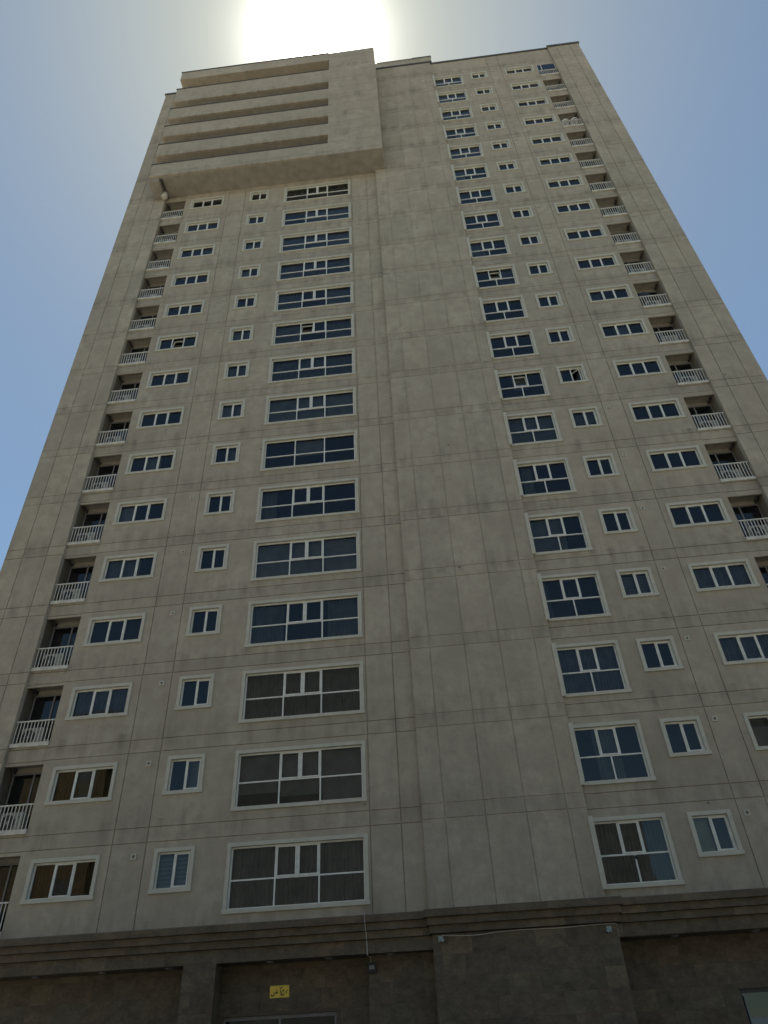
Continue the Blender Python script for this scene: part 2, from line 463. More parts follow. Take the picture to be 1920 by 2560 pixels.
# ------------------------------------------------------------------ setting
g = MB(); g.quad((-1500, -1500, 0), (1500, -1500, 0), (1500, 1500, 0), (-1500, 1500, 0))
tag(g.build('ground', M['ground']), kind='structure')
g = MB(); g.quad((-400, -31, 0.004), (400, -31, 0.004), (400, -6.5, 0.004), (-400, -6.5, 0.004))
tag(g.build('road', M['asphalt']), kind='structure')  # unseen road, added dark to cut bounce onto the lower facade
g = MB(); g.box(-60, 60, -6.0, -0.02, 0.004, 0.13, 0, 'b')
tag(g.build('pavement', M['paving']), kind='structure')

# ------------------------------------------------------------------ the tower
tower = empty('apartment_tower', (0, 0, 0))
tag(tower, 'tall grey concrete apartment tower with rows of windows above a brown stone base', 'apartment building')

# left wing wall
def win_hole(X, Z, k):
    return (X[0] + 0.07, X[1] - 0.07, Z[0] + 0.07 + H * k, Z[1] - 0.07 + H * k)
holes = []
for k in range(NL):
    holes += [win_hole(AX, AZ_, k), win_hole(BXX, BZ, k), win_hole(CX, CZ, k)]
    holes.append((LL0, LL1, LOGL[0] + H * k, LOGL[1] + H * k))
patches = [(LL0, LL1, LOGL[1] + H * (k - 1), LOGL[0] + H * k, 0.035) for k in range(0, NL + 1)]
vent_l = [(-11.01 - 0.045, -11.01 + 0.045, 8.13 - 0.05 + H * k, 8.13 + 0.05 + H * k) for k in range(NL)]
mb = MB()
wall_cells(mb, LL0, BX0, 5.55, TOP, 0.0, holes + vent_l, [-11.86, -10.63, -2.835, -1.775], HG, patches=patches)
mb.build('facade_wall', M['plaster'], tower)
# right wing wall
holes = []
for k in range(NR):
    holes += [win_hole(DX, DZ, k), win_hole(EX, EZ, k), win_hole(FX, FZ, k)]
    holes.append((RL0, RL1, LOGR[0] + H * k, LOGR[1] + H * k))
patches = [(RL0, RL1, LOGR[1] + H * (k - 1), LOGR[0] + H * k, 0.03) for k in range(0, NR)]
vent_r = [(9.55 - 0.045, 9.55 + 0.045, 8.10 - 0.05 + H * k, 8.10 + 0.05 + H * k) for k in range(NR)]
mb = MB()
wall_cells(mb, BX1, RL1, 5.55, TOP, 0.0, holes + vent_r, [9.31, 10.28], HG, patches=patches)
mb.build('facade_wall', M['plaster'], tower)
# central bay, standing 0.17 proud
BY = -0.17
mb = MB()
wall_cells(mb, BX0, BX1, 5.55, TOP - 0.03, BY, [], [-0.27, 1.09, 2.45, 3.80], [z + 0.02 for z in HG], gd=0.022)
for x in (BX0, BX1):
    mb.quad((x, BY, 5.55), (x, 0.1, 5.55), (x, 0.1, TOP - 0.03), (x, BY, TOP - 0.03))
mb.quad((BX0, BY, TOP - 0.03), (BX1, BY, TOP - 0.03), (BX1, 0.6, TOP - 0.03), (BX0, 0.6, TOP - 0.03))
mb.build('central_bay', M['plaster'], tower)
# corner piers with their side walls
for (x0, x1, vg, top, side) in ((XL0, XL1, [-18.58, -17.45], 72.55, -1), (XR0, XR1, [15.5, 16.65], 72.0, 1)):
    mb = MB()
    wall_cells(mb, x0, x1, 5.55, top, -0.15, [], vg, HG)
    inner = x1 if side < 0 else x0
    outer = x0 if side < 0 else x1
    mb.quad((inner, -0.15, 5.55), (inner, 1.5, 5.55), (inner, 1.5, top), (inner, -0.15, top))
    mb.quad((outer, -0.15, 5.55), (outer, 18, 5.55), (outer, 18, top), (outer, -0.15, top))
    mb.quad((x0, -0.15, top), (x1, -0.15, top), (x1, 1.6, top), (x0, 1.6, top))
    mb.build('corner_pier', M['plaster'], tower)
# the mass of the building behind the rooms
mb = MB()
mb.box(XL0 + 0.02, XR1 - 0.02, 1.62, 18, 0.0, TOP - 0.06, 0, 'fb')
mb.quad((XL0 + .02, 1.62, 0), (XR1 - .02, 1.62, 0), (XR1 - .02, 1.62, TOP - .06), (XL0 + .02, 1.62, TOP - .06), 1)  # dark face stands in for unlit rooms behind the windows
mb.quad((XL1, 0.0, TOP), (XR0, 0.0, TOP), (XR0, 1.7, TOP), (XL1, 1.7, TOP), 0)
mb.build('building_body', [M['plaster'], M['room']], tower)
# coping along the right roof edge
mb = MB()
mb.box(BX1, XR0 - 0.05, -0.10, 0.4, TOP + 0.003, TOP + 0.16)
mb.box(XR0 - 0.12, XR1 + 0.10, -0.27, 0.4, TOP - 0.045, TOP + 0.13)
mb.build('roof_coping', M['metal'], tower)
mb = MB()
mb.box(BX0 + 0.7, BX1 + 0.18, -0.26, 0.4, TOP + 0.0, TOP + 0.15)
mb.build('roof_coping', M['metal'], tower)
mb = MB(); mb.box(XL0 - 0.10, XL1 - 0.80, -0.25, 0.4, 72.553, 72.70)
mb.build('roof_coping', M['metal'], tower)
# stair house set back behind the bay
mb = MB()
wall_cells(mb, -1.6, 4.80, TOP - 0.05, 76.35, 0.9, [], [], [74.2])
for x in (-1.6, 4.80):
    mb.quad((x, 0.9, TOP - .05), (x, 7, TOP - .05), (x, 7, 76.35), (x, 0.9, 76.35))
mb.quad((-1.6, 0.9, 76.35), (4.8, 0.9, 76.35), (4.8, 7, 76.35), (-1.6, 7, 76.35))
pent = mb.build('roof_stair_house', M['plaster'], tower)
mb = MB(); mb.box(-0.2, 3.1, 0.85, 1.1, 76.353, 76.41); mb.box(3.1, 4.86, 0.84, 1.1, 76.353, 76.47)
mb.build('coping', M['metal'], pent)

# terraces of the top five storeys, projecting 1.7 m on the left
TX0, TX1, TY = -17.42, -0.36, -1.70
PYL = -4.3
SOF = 53.85
mb = MB()      # underside
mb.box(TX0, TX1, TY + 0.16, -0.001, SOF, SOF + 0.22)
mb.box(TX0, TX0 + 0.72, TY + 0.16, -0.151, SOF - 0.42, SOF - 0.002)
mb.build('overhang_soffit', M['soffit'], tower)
mb = MB()      # service pipe with a pale junction box along the soffit
mb.tube([(-16.55, -1.5, SOF - 0.10), (-16.5, -0.75, SOF - 0.12), (-16.42, -0.12, SOF - 0.3)], 0.055, 8)
pp = mb.build('soffit_pipe', M['pipe'], tower)
mb = MB(); mb.xbox(Matrix.Translation((-16.60, -0.42, SOF - 0.42)), 0.17, 0.14, 0.30, 0, 0.03)
mb.build('pipe_cover', M['curb'], pp)
for n in range(5):
    z0 = SOF + H * n - (0.0 if n == 0 else 0.02)
    z1 = SOF + H * n + 1.78
    if n == 4: z1 = SOF + H * 4 + 2.45
    mb = MB()
    zz0 = z0 - 0.0
    wall_cells(mb, TX0, PYL, zz0, z1, TY, [], [-13.2] if n == 4 else [], [z0 + 0.50] if n == 0 else [], gd=0.02)
    mb.quad((TX0, TY + .16, zz0), (PYL, TY + .16, zz0), (PYL, TY + .16, z1), (TX0, TY + .16, z1))
    mb.quad((TX0, TY, zz0), (PYL, TY, zz0), (PYL, TY + .16, zz0), (TX0, TY + .16, zz0))
    mb.quad((TX0, TY, z1), (PYL, TY, z1), (PYL, TY + .16, z1), (TX0, TY + .16, z1))
    mb.box(TX0, TX0 + 0.16, TY + 0.16, -0.152, zz0, z1)
    par = mb.build('terrace_parapet', M['plaster'], tower)
    mb = MB(); mb.box(TX0 - 0.06, PYL, TY - 0.06, TY + 0.20, z1 + 0.002, z1 + 0.075)
    mb.build('coping', M['metal'], par)
    if n:
        mb = MB(); mb.box(TX0 + 0.17, PYL, TY + 0.17, -0.002, z0 + 0.0, z0 + 0.2)
        mb.build('terrace_slab', M['soffit'], tower)
mb = MB()      # posts standing at the left end of the open strips
for n, w in ((0, 0.75), (1, 0.7), (2, 0.42), (3, 0.8), (4, 0.6)):
    zb = SOF + H * n + (1.86 if n < 4 else 2.53)
    zt = SOF + H * (n + 1) - 0.03 if n < 4 else 71.1
    q = MB(); q.box(TX0 + 0.22, TX0 + 0.22 + 0.30, TY + 0.55, TY + 0.55 + w, zb, zt)
    q.build('terrace_post', M['soffit'], tower)
mb = MB()      # roof slab above the top terrace
mb.box(TX0 - 0.02, PYL, TY - 0.02, 0.0, 71.15, 72.62)
mb.box(TX0 + 0.25, TX0 + 3.0, -0.001, 1.5, 71.6, 72.3)
rs = mb.build('terrace_roof', M['plaster'], tower)
mb = MB(); mb.box(TX0 - 0.08, PYL, TY - 0.08, 0.1, 72.623, 72.72); mb.build('coping', M['metal'], rs)
mb = MB()      # the solid tower of wall at the right of the terraces
wall_cells(mb, PYL, TX1, SOF - 0.02, 72.75, TY, [], [], [SOF + 0.5 + H * k for k in range(6)] + [SOF + 1.9 + H * k for k in range(6)], gd=0.02)
mb.quad((TX1, TY, SOF - .02), (TX1, 0.4, SOF - .02), (TX1, 0.4, 72.75), (TX1, TY, 72.75))
mb.quad((PYL, TY, SOF - .02), (PYL, 0.0, SOF - .02), (PYL, 0.0, 72.75), (PYL, TY, 72.75))
mb.quad((PYL, TY, 72.75), (TX1, TY, 72.75), (TX1, 0.4, 72.75), (PYL, 0.4, 72.75))
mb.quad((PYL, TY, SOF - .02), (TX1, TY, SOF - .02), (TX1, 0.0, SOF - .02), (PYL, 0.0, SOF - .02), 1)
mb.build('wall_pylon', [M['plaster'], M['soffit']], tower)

# ------------------------------------------------------------------ windows
def trim_mesh(w, h, jamb_left_proud=0.0):
    """moulded surround: front band, outer and inner cheeks; origin at the middle of the foot"""
    mb = MB(); t = 0.125; x0, x1 = -w / 2, w / 2
    yf, yb = -0.05, 0.17
    def ring(xa, xb, za, zb, ya, yc):
        pass
    # top, left, right bands and a slightly prouder foot
    mb.box(x0, x1, yf, yb, h - t, h)
    yl = yf - jamb_left_proud
    mb.box(x0 if not jamb_left_proud else x0 - 0.035, x0 + t, yl, yb, t, h - t if not jamb_left_proud else h + 0.02)
    mb.box(x1 - t, x1, yf, yb, t, h - t)
    mb.box(x0 - (0.0 if jamb_left_proud else 0.012), x1 + 0.025, yf - 0.022, yb, 0, t)
    if jamb_left_proud:
        mb.box(x0 - 0.036, x0 + t - 0.03, yl, yf - 0.024, -0.01, t)
    return mb
YF0, YF1 = 0.08, 0.145       # window frame
YG = 0.12                   # glass
def layout(kind, w, h):
    """returns frame bars (x0,x1,z0,z1,y0,y1), sash rectangles and glass rectangles"""
    t = 0.125; b = 0.05
    x0, x1, z0, z1 = -w / 2 + t, w / 2 - t, t, h - t
    bars = [(x0, x1, z0, z0 + b), (x0, x1, z1 - b, z1), (x0, x0 + b, z0 + b, z1 - b), (x1 - b, x1, z0 + b, z1 - b)]
    gx0, gx1, gz0, gz1 = x0 + b, x1 - b, z0 + b, z1 - b
    m = 0.05
    sash, panes = [], []
    if kind == 'A':
        zt = gz0 + 0.455 * (gz1 - gz0)
        m1 = gx0 + (gx1 - gx0) / 3; m2 = gx0 + 2 * (gx1 - gx0) / 3
        bars += [(m1 - m / 2, m1 + m / 2, gz0, gz1), (m2 - m / 2, m2 + m / 2, gz0, gz1)]
        for a, c in ((gx0, m1 - m / 2), (m1 + m / 2, m2 - m / 2), (m2 + m / 2, gx1)):
            bars.append((a, c, zt - m / 2, zt + m / 2))
            panes.append((a, c, gz0, zt - m / 2))
        panes += [(gx0, m1 - m / 2, zt + m / 2, gz1), (m2 + m / 2, gx1, zt + m / 2, gz1)]
        mid = (m1 + m2) / 2
        bars.append((mid - 0.03, mid + 0.03, zt + m / 2, gz1))
        sash += [(m1 + m / 2, mid - 0.03, zt + m / 2, gz1), (mid + 0.03, m2 - m / 2, zt + m / 2, gz1)]
    elif kind == 'A_plain':
        bb, ss, pp = layout('A', w, h)
        lo, hi = ss[0], ss[1]
        bb = [q for q in bb if not (abs((q[0] + q[1]) / 2 - (lo[1] + hi[0]) / 2) < 1e-4 and q[1] - q[0] < 0.07)]
        return bb, [], pp + [(lo[0], hi[1], lo[2], lo[3])]
    elif kind == 'D':
        zt = gz0 + 0.455 * (gz1 - gz0)
        W3 = (gx1 - gx0) / 3
        m1 = gx0 + W3 * 1.02; m2 = gx0 + 2 * W3 * 0.99
        bars.append((gx0, gx1, zt - m / 2, zt + m / 2))
        for q in (m1, m2): bars.append((q - m / 2, q + m / 2, zt + m / 2, gz1))
        c = (gx0 + gx1) / 2
        bars.append((c - m / 2, c + m / 2, gz0, zt - m / 2))
        panes += [(gx0, m1 - m / 2, zt + m / 2, gz1), (m2 + m / 2, gx1, zt + m / 2, gz1), (gx0, c - m / 2, gz0, zt - m / 2), (c + m / 2, gx1, gz0, zt - m / 2)]
        sash.append((m1 + m / 2, m2 - m / 2, zt + m / 2, gz1))
    elif kind == 'B':
        c = gx0 + (gx1 - gx0) * 0.50
        bars.append((c - m / 2, c + m / 2, gz0, gz1))
        panes.append((gx0, c - m / 2, gz0, gz1)); sash.append((c + m / 2, gx1, gz0, gz1))
    else:
        W3 = (gx1 - gx0) / 3
        m1, m2 = gx0 + W3, gx0 + 2 * W3
        for q in (m1, m2): bars.append((q - m / 2, q + m / 2, gz0, gz1))
        panes += [(gx0, m1 - m / 2, gz0, gz1), (m2 + m / 2, gx1, gz0, gz1)]
        sash.append((m1 + m / 2, m2 - m / 2, gz0, gz1))
    return bars, sash, panes
def frame_and_glass(kind, w, h, opened=None):
    bars, sash, panes = layout(kind, w, h)
    fr, gl = MB(), MB()
    for q in bars: fr.box(q[0], q[1], YF0, YF1, q[2], q[3])
    for (a, c, d, e) in panes:
        gl.quad((a, YG, d), (c, YG, d), (c, YG, e), (a, YG, e))
    s = 0.046
    for i, (a, c, d, e) in enumerate(sash):
        op = opened if i == 0 else None
        if op is None:
            T = Matrix.Identity(4)
        elif op == 'tilt':      # hinged at the foot, leaning into the room
            T = Matrix.Translation((0, 0.16, d)) @ Matrix.Rotation(R(-13), 4, 'X') @ Matrix.Translation((0, -0.16, -d))
        else:                   # swung inwards on its right side
            T = Matrix.Translation((c, 0.17, 0)) @ Matrix.Rotation(R(-38), 4, 'Z') @ Matrix.Translation((-c, -0.17, 0))
        y0, y1 = YF0 - 0.018, YF1 - 0.012
        for (xa, xb, za, zb) in ((a + .003, c - .003, d + .003, d + s), (a + .003, c - .003, e - s, e - .003), (a + .003, a + s, d + s, e - s), (c - s, c - .003, d + s, e - s)):
            n = len(fr.v); fr.box(xa, xb, y0, y1, za, zb)
            for k in range(n, len(fr.v)): fr.v[k] = tuple(T @ Vector(fr.v[k]))
        P = [T @ Vector(p) for p in ((a + s, YG - .01, d + s), (c - s, YG - .01, d + s), (c - s, YG - .01, e - s), (a + s, YG - .01, e - s))]
        gl.quad(*[tuple(p) for p in P])
    return fr.mesh('frame', [M['pvc']]), gl.mesh('pane', [M['glass']])
def curtain_mesh(segs, w, h, seed, drop=None):
    """segs: (from, to) fractions of the width, style, material index"""
    rnd = random.Random(seed)
    mb = MB()
    x0, x1 = -w / 2 + 0.1, w / 2 - 0.1
    for (a, c, style, mi, zb) in segs:
        xa, xb = x0 + (x1 - x0) * a, x0 + (x1 - x0) * c
        zt, z0 = h - 0.08, 0.08 + zb * (h - 0.16)
        if style == 'pleat':
            n = max(6, int((xb - xa) / 0.022))
            ph = rnd.random() * 6; fq = rnd.uniform(36, 50)
            prev = None
            for i in range(n + 1):
                x = xa + (xb - xa) * i / n
                y = 0.36 + 0.035 * math.sin(fq * x + ph + 1.7 * math.sin(2.3 * x)) + 0.012 * math.sin(fq * 2.1 * x)
                y2 = y + 0.01 * math.sin(9 * x)
                if prev: mb.quad(prev[0], (x, y2, z0), (x, y, zt), prev[1], mi)
                prev = ((x, y2, z0), (x, y, zt))
        elif style == 'zebra':
            n = int((zt - z0) / 0.14)
            for i in range(n):
                za = z0 + i * 0.14
                mb.quad((xa, 0.30, za), (xb, 0.30, za), (xb, 0.30, za + 0.08), (xa, 0.30, za + 0.08), mi)
                mb.quad((xa, 0.325, za + 0.075), (xb, 0.325, za + 0.075), (xb, 0.325, za + 0.145), (xa, 0.325, za + 0.145), 1)
        else:
            mb.quad((xa, 0.33, z0), (xb, 0.33, z0), (xb, 0.335, zt), (xa, 0.335, zt), mi)
            mb.box(xa, xb, 0.32, 0.345, z0 - 0.025, z0, mi)
    return mb.mesh('curtain', [M['curt'], M['curt_dim'], M['refl_brown'], M['curt_pale']])  # the brown one is a painted reflection
KINDS = {   # name, category of opening, x range, z range, storeys, layout
    'A': ('picture_window', AX, AZ_, NL), 'B': ('casement_window', BXX, BZ, NL), 'C': ('triple_window', CX, CZ, NL),
    'D': ('five_pane_window', DX, DZ, NR), 'E': ('casement_window', EX, EZ, NR), 'F': ('triple_window', FX, FZ, NR)}
FULL = lambda mi, z=0.0, s='pleat': [(0, 1, s, mi, z)]
CUR = {
 ('A', 0): FULL(0), ('A', 1): [(0, .34, 'flat', 0, .30), (.34, .67, 'flat', 0, .22), (.67, 1, 'flat', 0, 0)], ('A', 2): FULL(1),
 ('A', 3): [(0, .30, 'pleat', 1, 0), (.70, 1, 'pleat', 1, 0)], ('A', 4): FULL(0, 0, 'flat'), ('A', 5): [(0, .16, 'pleat', 1, 0)],
 ('A', 6): [(.335, .665, 'flat', 0, .5)], ('A', 7): FULL(0, 0, 'flat'), ('A', 8): FULL(1), ('A', 9): [(0, .33, 'flat', 1, .2), (.66, 1, 'pleat', 1, 0)],
 ('A', 10): [(0, .33, 'pleat', 1, 0), (.66, 1, 'flat', 1, .1)], ('A', 11): FULL(1), ('A', 12): FULL(1, 0, 'flat'), ('A', 13): [(.3, 1, 'flat', 1, 0)], ('A', 14): FULL(1),
 ('B', 0): FULL(0, 0, 'zebra'), ('B', 1): [(.5, 1, 'flat', 0, 0)], ('B', 6): [(.5, 1, 'pleat', 0, 0)], ('B', 7): FULL(0, 0, 'flat'), ('B', 8): FULL(0), ('B', 9): FULL(0, 0, 'flat'),
 ('B', 11): [(0, .5, 'flat', 0, 0)], ('B', 12): FULL(1),
 ('C', 0): FULL(2), ('C', 1): [(0, .34, 'pleat', 2, 0), (.34, .66, 'pleat', 1, 0), (.66, 1, 'pleat', 2, .1)], ('C', 2): FULL(1), ('C', 4): [(0, .66, 'flat', 1, 0)],  # brown sheets in the C panes stand for reflections
 ('C', 5): [(0, .33, 'flat', 0, 0)], ('C', 6): [(.33, .66, 'flat', 0, 0)], ('C', 8): [(.33, .66, 'pleat', 1, 0)], ('C', 12): [(.6, 1, 'pleat', 1, 0)],
 ('D', 0): [(0, .36, 'pleat', 1, 0), (.36, 1, 'pleat', 1, 0)], ('D', 1): [(.30, .68, 'pleat', 0, 0)], ('D', 2): FULL(1), ('D', 3): [(0, .12, 'pleat', 1, 0)], ('D', 4): [(0, .66, 'flat', 1, 0)],
 ('D', 5): [(.1, .3, 'pleat', 1, 0)], ('D', 6): FULL(1, 0, 'flat'), ('D', 7): [(.33, .66, 'flat', 0, .47)], ('D', 10): [(.6, 1, 'pleat', 1, 0)], ('D', 11): [(0, .4, 'flat', 1, 0)],
 ('D', 14): [(0, .33, 'flat', 0, .4)], ('D', 15): FULL(1, .3, 'flat'), ('D', 16): [(.33, .66, 'flat', 0, .4)], ('D', 17): FULL(1), ('D', 18): FULL(1, .2, 'flat'), ('D', 19): FULL(1),
 ('E', 0): [(0, .5, 'flat', 3, 0)], ('E', 3): FULL(1, 0, 'zebra'), ('E', 6): FULL(1, .4, 'zebra'), ('E', 16): FULL(1), ('E', 18): FULL(1),
 ('F', 1): FULL(0, 0, 'flat'), ('F', 2): FULL(1), ('F', 3): FULL(1), ('F', 8): [(.33, .66, 'flat', 0, .2)], ('F', 9): [(0, .33, 'pleat', 1, 0)], ('F', 14): [(0, .33, 'flat', 0, .1)], ('F', 17): FULL(1, 0, 'flat'), ('F', 18): [(0, .66, 'flat', 1, 0)],
}
OPEN = {('A', 9): 'tilt', ('C', 9): 'tilt', ('D', 10): 'tilt', ('D', 7): 'tilt', ('E', 7): 'swing'}
for kd, (nm, XX, ZZ, n) in KINDS.items():
    w, h = XX[1] - XX[0], ZZ[1] - ZZ[0]
    lay = {'E': 'B', 'F': 'C'}.get(kd, kd)
    tr = trim_mesh(w, h, 0.165 if kd == 'D' else 0.0).mesh(nm, [M['trim']])
    fm, gm = frame_and_glass(lay, w, h)
    proto = None
    for k in range(n):
        if kd == 'F' and k == 0: continue          # outside the picture
        loc = ((XX[0] + XX[1]) / 2, 0, ZZ[0] + H * k)
        if proto is None:
            o = put(nm, tr, tower, loc); put('frame', fm, o); put('pane', gm, o)
            proto = o
        else:
            o = proto.copy(); COL.objects.link(o); o.location = loc; o.parent = tower
            for ch in list(proto.children):
                if ch.name.startswith('curtain'): continue
                c = ch.copy(); COL.objects.link(c); c.parent = o
        op = OPEN.get((kd, k)); lk = 'A_plain' if (kd, k) == ('A', 6) else lay
        if op or lk != lay:
            f2, g2 = frame_and_glass(lk, w, h, op)
            for c in o.children:
                c.data = f2 if c.name.startswith('frame') else g2
            o['label'] = {'tilt': 'window with its small sash tilted open', 'swing': 'window with its right sash swung open'}.get(op, 'wide window with one plain middle pane')
        if (kd, k) in CUR:
            put('curtain', curtain_mesh(CUR[(kd, k)], w, h, hash((ord(kd), k))), o)

# ------------------------------------------------------------------ vents
def vent_proto():
    mb = MB(); a, b = 0.095, 0.045
    mb.box(-a, a, -0.035, 0.02, b + 0.005, a); mb.box(-a, a, -0.04, 0.02, -a, -b - 0.005)
    mb.box(-a, -b, -0.035, 0.02, -b - .005, b + .005); mb.box(b, a, -0.035, 0.02, -b - .005, b + .005)
    for i in range(3): mb.box(-b, b, 0.0, 0.02, -0.035 + i * 0.03, -0.025 + i * 0.03)
    return mb.mesh('wall_vent', [M['trim']])
vm = vent_proto()
for x, z, n in ((-11.01, 8.13, NL), (9.55, 8.10, NR)):
    for k in range(n):
        put('wall_vent', vm, tower, (x, 0, z + H * k))

# ------------------------------------------------------------------ balconies
def balcony(w, h, side):
    """recess with floor, ceiling, side and back walls; local origin middle of the opening foot. side: -1 pipe at left"""
    mb = MB(); a = w / 2; d = 0.76; y0 = 0.1
    mb.quad((-a, y0, 0), (-a, d, 0), (-a, d, h + .14), (-a, y0, h + .14), 0)
    mb.quad((a, y0, 0), (a, d, 0), (a, d, h + .14), (a, y0, h + .14), 0)
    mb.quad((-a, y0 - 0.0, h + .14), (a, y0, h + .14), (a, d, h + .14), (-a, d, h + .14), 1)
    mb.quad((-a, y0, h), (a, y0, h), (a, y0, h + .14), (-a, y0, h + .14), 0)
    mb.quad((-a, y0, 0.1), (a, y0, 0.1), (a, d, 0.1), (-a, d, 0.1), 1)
    mb.quad((-a, d, 0.0), (a, d, 0.0), (a, d, h + .14), (-a, d, h + .14), 0)
    # beam over the door
    mb.box(-a + .003, a - .003, d - 0.10, d - 0.003, h - 0.06, h + 0.137, 1)
    shell = mb.mesh('balcony', [M['plaster'], M['soffit']])
    mb = MB(); b = 0.05
    x0, x1, z0, z1 = -a + 0.04, a - 0.04, 0.14, h - 0.07
    for q in ((x0, x1, z0, z0 + b), (x0, x1, z1 - b, z1), (x0, x0 + b, z0 + b, z1 - b), (x1 - b, x1, z0 + b, z1 - b), (-side * 0.12 - .03, -side * 0.12 + .03, z0 + b, z1 - b)):
        mb.box(q[0], q[1], d - 0.09, d - 0.03, q[2], q[3])
    door = mb.mesh('balcony_door', [M['grey']])
    mb = MB(); mb.quad((x0, d - .05, z0), (x1, d - .05, z0), (x1, d - .05, z1), (x0, d - .05, z1), 0)
    mb.quad((x0, d - .02, z0), (x1, d - .02, z0), (x1, d - .02, z1), (x0, d - .02, z1), 1)  # dark sheet stands in for the unlit room behind the door
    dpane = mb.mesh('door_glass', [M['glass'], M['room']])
    mb = MB()
    kz = 0.155
    mb.box(-a + .004, a - .004, -0.06, 0.16, 0.002, kz, 1)
    top = 1.055
    mb.box(-a + .004, a - .004, -0.035, 0.015, top - 0.045, top)
    mb.box(-a + .004, a - .004, -0.02, 0.01, kz + 0.002, kz + 0.02)
    nb = 11
    for i in range(nb):
        x = -a + 0.085 + (2 * a - 0.17) * i / (nb - 1)
        mb.box(x - 0.0145, x + 0.0145, -0.018, 0.0, kz + 0.02, top - 0.045)
    rail = mb.mesh('railing', [M['rail'], M['curb']])
    mb = MB()
    s = side
    mb.tube([(s * (a - 0.10), 0.30, h + 0.10), (s * (a - 0.11), 0.48, h + 0.03), (s * (a - 0.12), 0.62, h - 0.02), (s * (a - 0.13), 0.66, h + 0.10)], 0.055, 8)
    pipe = mb.mesh('drain_pipe', [M['pipe']])
    return shell, door, dpane, rail, pipe
BAL = {}
for key, (xa, xb, zz, n, side) in {'L': (LL0, LL1, LOGL, NL, -1), 'R': (RL0, RL1, LOGR, NR, 1)}.items():
    ms = balcony(xb - xa, zz[1] - zz[0], side)
    BAL[key] = []
    for k in range(n):
        if key == 'R' and k < 2: continue
        o = put('balcony', ms[0], tower, ((xa + xb) / 2, 0, zz[0] + H * k))
        d = put('balcony_door', ms[1], o); put('door_glass', ms[2], o)
        put('railing', ms[3], o); put('drain_pipe', ms[4], o)
        BAL[key].append((k, o))
# the top right balcony has been closed in with glass
top_b = BAL['R'][-1][1]
mb = MB(); a = (RL1 - RL0) / 2; hh = LOGR[1] - LOGR[0]
mb.box(-a + .01, a - .01, 0.03, 0.07, hh - 0.05, hh - .004); mb.box(-a + .01, -a + .05, 0.03, 0.07, 1.06, hh - 0.05)
mb.box(a - .05, a - .01, 0.03, 0.07, 1.06, hh - 0.05); mb.box(-a + 0.34, -a + 0.39, 0.03, 0.07, 1.06, hh - 0.05); mb.box(-a + .01, a - .01, 0.03, 0.07, 1.06, 1.1)
mb.build('glazing_frame', M['pvc'], top_b)
mb = MB(); mb.quad((-a + .02, 0.05, 0.2), (a - .02, 0.05, 0.2), (a - .02, 0.05, hh - .02), (-a + .02, 0.05, hh - .02)); mb.build('glazing', M['dglass'], top_b)
top_b['label'] = 'top right balcony closed in with dark glass'

# ------------------------------------------------------------------ stone base with stepped cornice
def run_profile(mb, xa, xb, y, layers, zb, soffit_depth, endcap=True, stepx=0.0):
    """four courses, each lower one set back; layers are (z_top, z_bottom, y)"""
    for (zt, z0, yy, dx) in layers:
        mb.box(xa + dx, xb - (dx if stepx else 0), yy, 0.12, z0, zt - 0.003)
mbL = MB()
LY = [(5.835, 5.63, -0.39), (5.63, 5.42, -0.28), (5.42, 5.205, -0.17), (5.205, 4.83, -0.06)]
base = MB()
# recessed ground floor walls: left shopfront, entrance, right shopfront
RW = 0.80
wall_cells(base, XL0, -8.81, 0.13, 4.84, RW, [(-17.0, -10.95, 0.2, 3.3)], [], [])
wall_cells(base, -7.77, -3.06, 0.13, 4.84, RW, [(-7.68, -4.13, 0.2, 3.49)], [], [], depth=0.25)
base.quad((-3.06, RW, 0.13), (-3.06, 0.42, 0.13), (-3.06, 0.42, 4.84), (-3.06, RW, 4.84))
wall_cells(base, -3.06, BX0 + 0.06, 0.13, 4.84, 0.42, [], [], [])
base2 = MB()
wall_cells(base2, 4.65, XR1, 0.13, 4.84, RW, [(7.92, 11.5, 0.6, 3.43), (12.4, 16.2, 0.6, 3.43)], [], [], depth=0.22)
bs = base.build('stone_base', M['stone'], tower)
base2.build('stone_base', M['stone'], tower)
# soffit over the recess
q = MB(); q.box(XL0, BX0 + .06, -0.058, RW + 0.3, 4.833, 4.95); q.box(4.6, XR1, -0.058, RW + 0.3, 4.843, 4.95)
q.build('soffit', M['stone'], bs)
# the pillar between shop and entrance
q = MB(); q.box(-8.81, -7.77, -0.06, RW + 0.05, 0.13, 4.829)
q.build('pillar', M['stone'], bs)
q = MB(); q.box(XL0, XL0 + 1.6, -0.06, RW + 0.05, 0.13, 4.829)
q.build('pillar', M['stone'], bs)
# projecting bay base
q = MB(); q.box(BX0 + 0.045, 4.60, -0.20, 0.9, 0.13, 5.205)
q.build('bay_base', M['stone'], bs)
# cornices
for (xa, xb, oy, dxl, dxr) in ((XL0 - 0.02, BX0 - 0.16, 0.0, 0, 0), (4.86, XR1 + 0.02, 0.02, 0, 0)):
    q = MB()
    for i, (zt, z0, yy) in enumerate(LY):
        xe = xb; xs = xa
        if xa < 0: xe = BX0 + 0.06 if i == 3 else BX0 - 0.16 + 0.06 * i
        else: xs = 4.60 if i == 3 else 4.86 - 0.06 * i
        q.box(xs, xe, yy + oy, 0.09, z0 + 0.002, zt - 0.002, 0 if i == 3 else 1)
    q.build('cornice', [M['stone'], M['stone_band']], bs)
q = MB()
for i, (zt, z0, yy) in enumerate(LY[:3]):
    q.box(BX0 - 0.159 + 0.065 * i, 4.859 - 0.065 * i, yy - 0.14, 0.09, z0 + 0.018, zt + 0.016)
q.build('cornice', M['stone_band'], bs)
